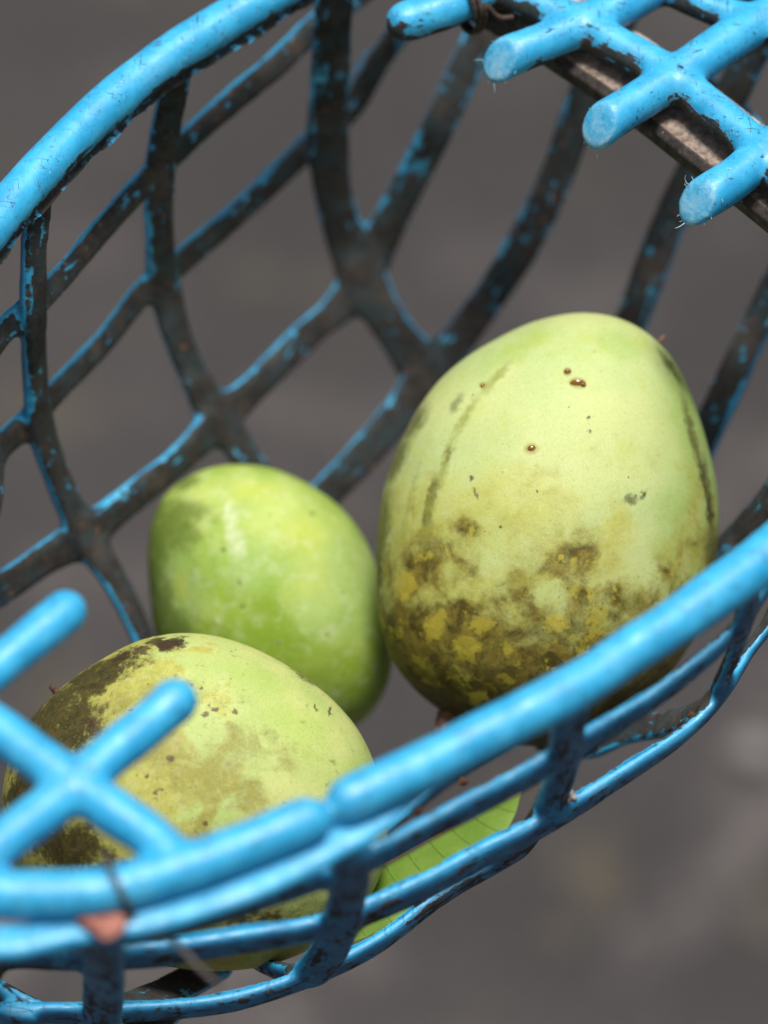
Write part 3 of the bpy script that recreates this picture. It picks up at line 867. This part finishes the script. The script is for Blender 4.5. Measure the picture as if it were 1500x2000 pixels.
def mat_big(c, depth):
    g = G("big_mango_skin"); ob, pc = mango_skin(g, c, depth)
    w1 = warp(g, pc, 55, .018, 4); w2 = warp(g, pc, 26, .06, 4)
    sepn = g.n("SeparateXYZ"); g.put(sepn.inputs[0], pc); X, Y = sepn.outputs[0], sepn.outputs[1]
    nl = g.noise(pc, .0042, 3, .55); nm = g.noise(pc, .016, 5, .62, .4); nf = g.noise(pc, .06, 5, .7)
    col = g.mix(g.rng(nl, .35, .65), C_(194, 213, 140), C_(209, 220, 144))
    col = g.mix(g.mt('MULTIPLY', g.rng(g.noise(pc, .011, 4, .6), .5, .72), .55), col, C_(196, 206, 96))
    # greener shoulders
    col = g.mix(g.mt('MULTIPLY', g.rng(X, 1240, 1400), .65), col, C_(140, 178, 82))
    col = g.mix(g.mt('MULTIPLY', spots(g, w1, [(1200, 680, 60, 45, 30), (1300, 1040, 60, 120, 5), (1330, 800, 40, 160, -10), (1000, 690, 120, 30, -30)]), .40), col, C_(158, 190, 84))
    # yellow patches
    ye = ispots(g, w1, [(960, 1000, 170, 90, 0), (840, 1010, 90, 90, 0), (870, 1180, 130, 100, 0), (790, 1080, 45, 60, 0), (1010, 1130, 45, 30, 0), (1190, 1040, 40, 60, 20), (1150, 1090, 60, 40, 0), (760, 1120, 30, 60, 0)], 1.6, .018, .05, .75)
    col = g.mix(g.mt('MULTIPLY', ye, .5), col, C_(206, 200, 80))
    # olive stain over the lower third
    ramp = g.mt('SUBTRACT', Y, g.mt('ADD', 1085, g.mt('MULTIPLY', g.mt('ABSOLUTE', g.mt('SUBTRACT', X, 1060)), -.20)))
    v = g.mt('ADD', g.mt('DIVIDE', ramp, 270), g.mt('MULTIPLY', g.mt('SUBTRACT', nm, .5), 2.6))
    v = g.mt('ADD', v, g.mt('MULTIPLY', spots(g, w1, [(830, 1090, 55, 110, 10), (1110, 1090, 80, 60, -25), (900, 1030, 40, 40, 0), (800, 1240, 80, 70, 0), (880, 1200, 50, 50, 0)], 1.0, .0), .62))
    v = g.mt('SUBTRACT', v, g.mt('MULTIPLY', spots(g, w1, [(1230, 1090, 60, 100, 20), (1270, 1010, 70, 120, 10)], 1.0, .0), .8))
    wash = g.rng(g.mt('ADD', v, g.mt('MULTIPLY', g.mt('SUBTRACT', g.noise(g.map(pc, loc=(11, 3, 0)), .009, 4, .6), .5), 2.0)), -.55, .45)
    col = g.mix(g.mt('MULTIPLY', wash, .72), col, g.mix(g.rng(nf, .3, .7), C_(160, 152, 56), C_(188, 187, 84)))
    stain = g.rng(v, .02, .85)
    oliv = g.mix(g.rng(nf, .35, .65), C_(108, 92, 30), C_(146, 128, 50))
    oliv = g.mix(g.rng(g.noise(pc, .024, 5, .65, .5), .45, .62), oliv, C_(72, 57, 14))
    isl = g.mt('MULTIPLY', g.rng(g.noise(g.map(pc, loc=(40, 77, 0)), .021, 5, .68, .3), .56, .62), g.rng(Y, 1420, 1330))
    oliv = g.mix(g.mt('MULTIPLY', isl, .9), oliv, C_(186, 170, 52))
    col = g.mix(g.mt('MULTIPLY', stain, .94), col, oliv)
    stsp = g.mt('MULTIPLY', g.mt('MULTIPLY', g.rng(g.voro(g.map(pc, loc=(2, 5, 0)), .09), .20, .10), g.rng(g.noise(pc, .03, 3), .46, .56)), stain)
    col = g.mix(g.mt('MULTIPLY', stsp, .8), col, C_(52, 34, 22))
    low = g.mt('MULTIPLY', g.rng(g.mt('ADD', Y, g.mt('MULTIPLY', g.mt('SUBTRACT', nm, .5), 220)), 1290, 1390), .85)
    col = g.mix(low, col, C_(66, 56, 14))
    # bright yellow islands left clean in the stain
    ey = ispots(g, w2, [(908, 1262, 26, 30, 0), (848, 1218, 18, 36, 20), (935, 1215, 22, 16, 0), (790, 1140, 22, 30, 0), (930, 1355, 22, 14, 0), (1075, 1210, 26, 16, 0), (985, 1260, 16, 14, 0)], 1.9, .05, .12, .50)
    col = g.mix(g.mt('MULTIPLY', ey, .60), col, C_(212, 194, 70))
    # edge bruises and dark streaks down the left side
    ed = spots(g, w2, [(745, 1040, 24, 140, 6), (772, 900, 26, 90, 24), (806, 830, 24, 70, 34), (1345, 850, 14, 120, -14), (1376, 960, 14, 110, -8), (1305, 720, 12, 70, -32), (1385, 1080, 26, 80, 0)], 1.0, .2)
    col = g.mix(g.mt('MULTIPLY', ed, .85), col, C_(92, 92, 34))
    st = spots(g, w2, [(873, 893, 10, 28, 15), (842, 965, 14, 48, 14), (832, 1010, 12, 32, 8), (888, 792, 13, 32, 30, .6), (1365, 930, 8, 60, -8), (1380, 1000, 9, 50, -4), (1218, 975, 22, 14, 0, .8), (1242, 968, 8, 10, 0), (740, 1120, 8, 60, 0)], 1.0, .3)
    st = g.mt('MULTIPLY', st, g.rng(g.noise(pc, .08, 4, .7), .30, .46))
    col = g.mix(g.mt('MULTIPLY', st, .9), col, C_(58, 40, 20))
    lg = spots(g, w2, [(965, 742, 12, 70, 42), (905, 820, 14, 80, 30), (868, 905, 14, 90, 16), (838, 1000, 16, 110, 9), (800, 980, 10, 120, 14, .7)], 1.0, .1)
    col = g.mix(g.mt('MULTIPLY', lg, .75), col, C_(150, 156, 60))
    # purple-brown crumbs of scab in the stain
    cr = g.mt('MULTIPLY', g.rng(g.noise(pc, .10, 5, .75), .58, .66), spots(g, w1, [(1050, 1260, 120, 80, -30), (990, 1290, 90, 70, 0), (1110, 1190, 70, 50, 0), (880, 1270, 60, 50, 0), (1180, 1160, 110, 50, -20), (800, 1240, 60, 60, 0, .7), (1250, 1130, 80, 60, 0, .6)], 1.0, .2))
    cr = g.mt('MAXIMUM', cr, spots(g, warp(g, pc, 12, .12, 2), [(916, 936, 7, 7, 0), (1140, 820, 4, 4, 0), (1143, 846, 4, 4, 0), (1042, 962, 3, 3, 0), (971, 1028, 4, 4, 0), (924, 965, 4, 16, -20, .8)], 1, .5))
    col = g.mix(g.mt('MULTIPLY', cr, .9), col, C_(66, 42, 38))
    halo = spots(g, pc, [(1030, 880, 18, 14, 0), (1120, 754, 22, 14, 10), (1101, 732, 11, 11, 0), (940, 757, 10, 9, 0)], 1.0, .5)
    col = g.mix(g.mt('MULTIPLY', halo, .6), col, C_(150, 130, 30))
    return finish_mango(g, ob, pc, col, stain)

def mat_back(c, depth):
    g = G("back_mango_skin"); ob, pc = mango_skin(g, c, depth)
    w1 = warp(g, pc, 50, .02, 4); w2 = warp(g, pc, 22, .07, 4)
    sepn = g.n("SeparateXYZ"); g.put(sepn.inputs[0], pc); X, Y = sepn.outputs[0], sepn.outputs[1]
    nl = g.noise(pc, .007, 4, .6)
    col = g.mix(g.rng(nl, .35, .65), C_(148, 182, 64), C_(180, 203, 98))
    br = spots(g, w1, [(560, 1010, 150, 110, 20), (620, 1120, 90, 110, 0), (440, 960, 120, 50, -10)], 1.0, .2)
    col = g.mix(g.mt('MULTIPLY', br, .6), col, C_(204, 220, 122))
    gr = ispots(g, w1, [(540, 1230, 90, 60, 25), (490, 1180, 60, 50, 0), (640, 1290, 110, 60, 20), (740, 1220, 30, 70, 0), (420, 1230, 60, 30, 0), (590, 1280, 100, 60, 0)], 1.3, .03, .1, .6)
    col = g.mix(g.mt('MULTIPLY', gr, .7), col, C_(140, 172, 28))
    bl = ispots(g, w1, [(690, 1130, 70, 120, -10), (480, 1110, 70, 60, 0), (350, 1150, 60, 100, 0), (640, 1200, 80, 60, 0)], 1.3, .03, .1, .7)
    col = g.mix(g.mt('MULTIPLY', bl, .5), col, C_(172, 202, 120))
    yl = spots(g, w1, [(360, 1140, 26, 50, 0), (590, 1040, 60, 50, 0), (500, 960, 60, 30, 0)], 1.0, .2)
    col = g.mix(g.mt('MULTIPLY', yl, .4), col, C_(206, 212, 70))
    dk = ispots(g, w2, [(320, 1010, 40, 36, 0), (302, 1120, 30, 90, 0), (320, 1190, 36, 80, 0), (310, 1050, 30, 90, 0), (365, 945, 40, 18, -30), (345, 1030, 60, 60, 0, .55), (365, 1000, 70, 30, 10), (350, 1230, 60, 60, 0)], 1.5, .03, .1, .8)
    col = g.mix(g.mt('MULTIPLY', dk, .75), col, C_(92, 112, 34))
    pale = spots(g, w2, [(458, 1030, 16, 60, 4), (470, 1060, 26, 40, 0), (450, 1000, 12, 40, 8), (432, 1205, 7, 12, -20)], 1.0, .2)
    col = g.mix(g.mt('MULTIPLY', pale, g.rng(g.noise(pc, .09, 4, .7), .3, .6, .25, .75)), col, C_(222, 232, 190))
    ln = spots(g, warp(g, pc, 8, .05, 2), [(445, 1105, 6, 46, 2), (437, 1165, 5, 50, 6)], 1.0, .3)
    col = g.mix(g.mt('MULTIPLY', ln, .8), col, C_(158, 192, 20))
    sk = spots(g, pc, [(443, 1072, 5, 5, 0), (474, 1135, 4, 8, -15), (480, 1180, 5, 4, 0), (548, 1250, 4, 4, 0), (612, 1003, 7, 7, 0, .5), (640, 1235, 4, 4, 0)], 1, .5)
    col = g.mix(g.mt('MULTIPLY', sk, .85), col, C_(66, 60, 30))
    return finish_mango(g, ob, pc, col, dk, .56, .30)

def mat_front(c, depth):
    g = G("front_mango_skin"); ob, pc = mango_skin(g, c, depth)
    w1 = warp(g, pc, 70, .016, 4); w2 = warp(g, pc, 26, .06, 4)
    sepn = g.n("SeparateXYZ"); g.put(sepn.inputs[0], pc); X, Y = sepn.outputs[0], sepn.outputs[1]
    nm = g.noise(pc, .016, 5, .62, .4); nf = g.noise(pc, .06, 5, .7)
    col = g.mix(g.rng(g.noise(pc, .008, 4, .6), .35, .65), C_(186, 206, 118), C_(208, 216, 134))
    gr = spots(g, w1, [(590, 1420, 120, 60, 40), (700, 1540, 60, 90, 0), (520, 1330, 100, 40, 20), (650, 1800, 120, 90, 0)], 1.0, .2)
    col = g.mix(g.mt('MULTIPLY', gr, .6), col, C_(176, 204, 96))
    # yellowing towards the left
    yv = g.mt('ADD', g.mt('DIVIDE', g.mt('SUBTRACT', 470, g.mt('ADD', X, g.mt('MULTIPLY', g.mt('SUBTRACT', Y, 1560), -.35))), 160), g.mt('MULTIPLY', g.mt('SUBTRACT', nm, .5), 4))
    yel = g.rng(yv, -.05, .45)
    ycol = g.mix(g.rng(nf, .35, .65), C_(178, 174, 74), C_(200, 196, 96))
    col = g.mix(g.mt('MULTIPLY', yel, .85), col, ycol)
    ol = ispots(g, w1, [(420, 1500, 90, 80, 0), (480, 1540, 60, 50, 0), (330, 1460, 80, 60, 0), (540, 1470, 50, 30, 10), (390, 1570, 60, 60, 0), (480, 1440, 60, 40, 0), (270, 1380, 120, 50, -20), (350, 1350, 80, 30, -10), (620, 1780, 160, 50, 0), (400, 1610, 90, 40, 0)], 1.5, .022, .1, .6)
    ol = g.mt('MULTIPLY', ol, g.rng(nm, .35, .6))
    col = g.mix(g.mt('MULTIPLY', ol, .62), col, C_(142, 136, 58))
    # black scab on the left shoulder and lower left
    dv = g.mt('ADD', spots(g, w1, [(110, 1420, 190, 130, -35), (60, 1560, 80, 150, 0), (190, 1320, 170, 50, -28), (150, 1640, 130, 90, 0), (330, 1256, 60, 22, 10), (500, 1790, 150, 60, 0, .6), (250, 1690, 140, 60, 0, .9)], 1.0, .1), g.mt('MULTIPLY', g.mt('SUBTRACT', g.noise(pc, .022, 5, .70, .3), .5), 1.3))
    dark = g.rng(g.mt('ADD', dv, g.mt('MULTIPLY', g.mt('SUBTRACT', nf, .5), 1.9)), .12, .80)
    dcol = g.mix(g.rng(nf, .38, .62), C_(28, 21, 12), C_(72, 58, 22))
    dcol = g.mix(g.mt('MULTIPLY', g.rng(g.noise(pc, .12, 4, .7), .60, .68), .55), dcol, C_(130, 118, 66))
    col = g.mix(g.mt('MULTIPLY', dark, .94), col, dcol)
    b2 = ispots(g, w2, [(195, 1412, 20, 26, 0), (335, 1258, 34, 12, -8), (280, 1268, 24, 9, -15), (600, 1318, 38, 12, 34, .8), (242, 1280, 18, 8, -25)], 1.6, .07, .2, .5)
    col = g.mix(g.mt('MULTIPLY', b2, .85), col, C_(64, 44, 32))
    cr = g.mt('MULTIPLY', g.rng(g.noise(pc, .10, 5, .75), .57, .64), spots(g, w1, [(420, 1380, 60, 30, -20), (350, 1470, 40, 30, 0), (390, 1590, 60, 30, 0), (310, 1540, 50, 40, 0), (440, 1370, 60, 40, 0), (600, 1320, 40, 30, 0), (240, 1390, 120, 80, 0)], 1.0, .2))
    cr = g.mt('MAXIMUM', cr, spots(g, warp(g, pc, 12, .12, 2), [(466, 1381, 8, 6, 0), (345, 1468, 12, 8, 0), (410, 1385, 10, 6, -20), (428, 1376, 12, 6, 0), (302, 1500, 6, 5, 0), (245, 1552, 4, 4, 0), (330, 1527, 5, 5, 0), (315, 1533, 5, 5, 0), (412, 1590, 6, 6, 0), (400, 1337, 6, 4, 0), (382, 1330, 4, 3, 0), (595, 1310, 6, 16, -20), (645, 1385, 3, 12, 10), (618, 1378, 3, 10, -30)], 1, .5))
    col = g.mix(g.mt('MULTIPLY', cr, .85), col, C_(92, 58, 46))
    return finish_mango(g, ob, pc, col, dark)

O_BIG = [(735, 1090), (745, 980), (770, 890), (800, 820), (850, 755), (920, 690), (1000, 645), (1080, 620), (1150, 614), (1210, 620), (1270, 650), (1310, 700), (1345, 770), (1380, 850), (1395, 940), (1402, 1030), (1398, 1100), (1380, 1180), (1340, 1270), (1270, 1360), (1180, 1425), (1060, 1462), (960, 1440), (895, 1402), (850, 1383), (800, 1343), (765, 1280), (738, 1180)]
O_BACK = [(290, 1090), (292, 1040), (310, 985), (345, 945), (400, 918), (470, 908), (530, 915), (590, 940), (640, 970), (690, 1020), (725, 1080), (748, 1150), (765, 1240), (768, 1290), (750, 1350), (712, 1408), (640, 1440), (540, 1450), (430, 1420), (350, 1340), (305, 1240), (293, 1160)]
O_FRONT = [(350, 1237), (270, 1252), (200, 1287), (130, 1335), (75, 1385), (35, 1445), (10, 1510), (4, 1560), (10, 1630), (40, 1710), (100, 1790), (200, 1850), (320, 1885), (440, 1895), (540, 1880), (620, 1845), (690, 1790), (735, 1730), (757, 1660), (752, 1590), (738, 1510), (715, 1450), (680, 1400), (630, 1350), (560, 1300), (480, 1260), (410, 1240)]
cb, ck, cf = (1070, 1040), (525, 1175), (380, 1570)
big = Mango(O_BIG, cb, 1.42, 4.2, mat_big(cb, 1.42), "largest yellow-green mango standing upright on its stem, olive stains over its lower part", 3)
back = Mango(O_BACK, ck, 1.46, 3.3, mat_back(ck, 1.46), "smallest, fresh green mango in the back left, between the other two fruits", 11)
front = Mango(O_FRONT, cf, 1.38, 4.2, mat_front(cf, 1.38), "front left mango with a blackened shoulder, behind the blue lid fingers", 23)

def beads(m, lst, name, mat):
    for (px, py, rx, ry, h) in lst:
        bm = bmesh.new(); bmesh.ops.create_icosphere(bm, subdivisions=3, radius=1.0)
        for v in bm.verts:
            k = 1 + .12 * mnoise.noise(v.co * 2 + Vector((px, py, 0)))
            v.co = Vector((v.co.x * rx * m.px * k, v.co.y * ry * m.px * k, v.co.z * h * m.px))
        me = bpy.data.meshes.new(name); bm.to_mesh(me); bm.free(); smooth(me)
        o = link(name, me, mat, m.o); o.location = m.at(px, py, 0)
beads(big, [(1031, 880, 9, 7, 4), (1120, 754, 15, 8, 3), (1131, 757, 5, 5, 5), (1101, 733, 7, 8, 3), (940, 758, 5, 5, 3)], "sap_drop", M_SAP)
def stem(m, pts, r, name="stem"):
    loc = []
    for (px, py, z) in pts:
        loc.append(Vector(((px - m.c[0]) * m.px, (m.c[1] - py) * m.px, z * CM)))
    v, f = tube(loc, r * m.px, 12, .0012, rfun=lambda t: 1.25 - .5 * t + .25 * max(0, t - .75) * 4 + .06 * math.sin(t * 40))
    join_mesh(name, [(v, f)], M_STEM, m.o)
stem(big, [(890, 1378, 0.2), (874, 1400, .45), (866, 1425, .5), (858, 1455, .5)], 21)
stem(front, [(110, 1355, -.4), (99, 1342, -.3)], 6)
stem(big, [(1288, 668, -.2), (1299, 656, -.2)], 4, "blossom_end_tip")

# ---------------------------------------------------------------- leaf against the near wall
def leaf():
    g = G("green_leaf"); ob = g.obj(); uv = g.attr("leaf_co", "Vector")
    n1 = g.noise(ob, 900, 3, .6); n2 = g.noise(ob, 120, 4, .6)
    col = g.mix(g.rng(n2, .3, .7), (0.20, 0.35, 0.045, 1), (0.28, 0.42, 0.08, 1))
    col = g.mix(g.rng(g.noise(ob, 420, 3), .66, .74), col, (0.16, 0.14, 0.04, 1))
    cell = g.voro(ob, 900)
    col = g.mix(g.mt('MULTIPLY', g.rng(cell, .2, .6), .25), col, (0.26, 0.42, 0.09, 1))
    se = g.n("SeparateXYZ"); g.put(se.inputs[0], uv)
    col = g.mix(g.mt('MULTIPLY', g.rng(se.outputs[1], .045, .015), .8), col, (0.32, 0.14, 0.05, 1))
    g.bump(g.mt('ADD', cell, n1), .25, .0003)
    mat = g.out(col, .5, .35)
    tr = g.n("BsdfTranslucent"); g.put(tr.inputs["Color"], g.mix(.5, col, (0.45, 0.62, 0.08, 1)))
    ms = g.n("MixShader"); ms.inputs[0].default_value = .5
    om = g.t.nodes["Material Output"]
    g.t.links.new(g.b.outputs[0], ms.inputs[1]); g.t.links.new(tr.outputs[0], ms.inputs[2]); g.t.links.new(ms.outputs[0], om.inputs["Surface"])
    mv = simple("leaf_vein", (0.11, 0.22, 0.025, 1), (0.15, 0.27, 0.04, 1), 300, .5)
    top = [(560, 1800, -13.9), (640, 1752, -13.8), (750, 1688, -13.6), (850, 1632, -13.4), (950, 1577, -13.1), (1018, 1545, -12.8)]
    bot = [(560, 1845, -14), (620, 1850, -13.9), (700, 1838, -13.4), (790, 1792, -13.0), (880, 1728, -12.8), (960, 1665, -12.6), (1002, 1600, -12.6), (1018, 1546, -12.75)]
    T_ = catmull(Q(top), .001); B_ = catmull(Q(bot), .001)
    def samp(A, t):
        x = t * (len(A) - 1); i = min(int(x), len(A) - 2); return A[i] * (1 - (x - i)) + A[i + 1] * (x - i)
    NU, NV = 70, 22
    def pos(u, v):
        # bottom curve is followed faster near the tip
        p = samp(T_, u) * (1 - v) + samp(B_, u) * v
        bulge = math.sin(math.pi * v) * .0034 * math.sin(math.pi * min(1, u * 1.0))
        rip = .0004 * math.sin(u * 34 - v * 5)
        return p + np.array(BACK) * (bulge + rip)
    vs, fs, co = [], [], []
    for lay in (0, 1):
        for i in range(NU + 1):
            for j in range(NV + 1):
                u, v = i / NU, j / NV
                p = pos(u, v) - np.array(BACK) * (.00035 * lay)
                vs.append(tuple(p)); co.append((u, v, 0))
    M1 = (NU + 1) * (NV + 1)
    for i in range(NU):
        for j in range(NV):
            a = i * (NV + 1) + j
            fs.append((a, a + NV + 1, a + NV + 2, a + 1))
            fs.append((M1 + a + 1, M1 + a + NV + 2, M1 + a + NV + 1, M1 + a))
    for i in range(NU):
        a = i * (NV + 1); b = a + NV + 1
        fs.append((a, M1 + a, M1 + b, b)); a += NV; b += NV
        fs.append((b, M1 + b, M1 + a, a))
    root = bpy.data.objects.new("leaf", None); COL.objects.link(root)
    root.empty_display_size = .02
    tag(root, "green veined leaf inside the near basket wall below the largest mango", "leaf")
    me = bpy.data.meshes.new("blade"); me.from_pydata(vs, [], fs); smooth(me)
    a = me.attributes.new("leaf_co", 'FLOAT_VECTOR', 'POINT'); a.data.foreach_set("vector", np.array(co, np.float32).ravel())
    link("blade", me, mat, root)
    v, f = tube([Vector(pos(k / 20, 0.0)) for k in range(21)], .0006, 8, .001)
    join_mesh("midrib", [(v, f)], M_CRUMB if False else simple("leaf_midrib", (0.22, 0.09, 0.03, 1), (0.30, 0.20, 0.06, 1), 300, .5), root)
    for k in range(10):
        u0 = .06 + k * .092
        pts = [Vector(pos(max(0, u0 + .05 * (1 - math.cos(t * 1.4)) * (1 if k else 1) - .10 * t * t * .2), .01 + .94 * t) + np.array(BACK) * .00012) for t in np.linspace(0, 1, 9)]
        v, f = tube(pts, .00030, 6, .001, rfun=lambda t: 1 - .6 * t)
        join_mesh("vein", [(v, f)], mv, root)
leaf()

# ---------------------------------------------------------------- crumbs and stones
def lump(name, p, r, mat, seed, sub=3, amp=.45, sc=(1, 1, 1)):
    bm = bmesh.new(); bmesh.ops.create_icosphere(bm, subdivisions=sub, radius=1.0)
    for v in bm.verts:
        k = 1 + amp * mnoise.fractal(v.co * 1.8 + Vector((seed, seed * .3, 0)), 1.0, 2.0, 3)
        v.co = Vector((v.co.x * sc[0], v.co.y * sc[1], v.co.z * sc[2])) * (r * k)
    me = bpy.data.meshes.new(name); bm.to_mesh(me); bm.free(); smooth(me)
    o = link(name, me, mat); o.location = p
    return o
tag(lump("seed_husk", P(1111, 1553, -7.4), .0017, M_HUSK, 4, amp=.8), "pale grey dry husk stuck on the lower hoop of the near wall", "husk")
tag(lump("soil_crumb", P(905, 1528, -6.5), .0011, M_CRUMB, 9, amp=.6), "brown crumb hanging in the gap between front rim and hoop", "crumb")
tag(lump("soil_crumb", P(816, 1586, -2.7), .0011, M_CRUMB, 19, amp=.6), "reddish brown crumb on the upper hoop by the rim's broken gap", "crumb")
tag(lump("soil_crumb", P(1352, 1398, -8.4), .0010, M_CRUMB, 29, amp=.6), "tiny dark crumb on the outer bend of the lower hoop at the right", "crumb")
def gp(px, py):
    d = ray(px, py); t = (GZ - cam_loc.z) / d.z; return cam_loc + d * t
q = gp(1475, 1485)
tag(lump("stone", q + Vector((0, 0, .006)), .010, M_STONE, 2, amp=.3, sc=(1, .9, .6)), "pale stone on the asphalt at the right, blurred", "stone")
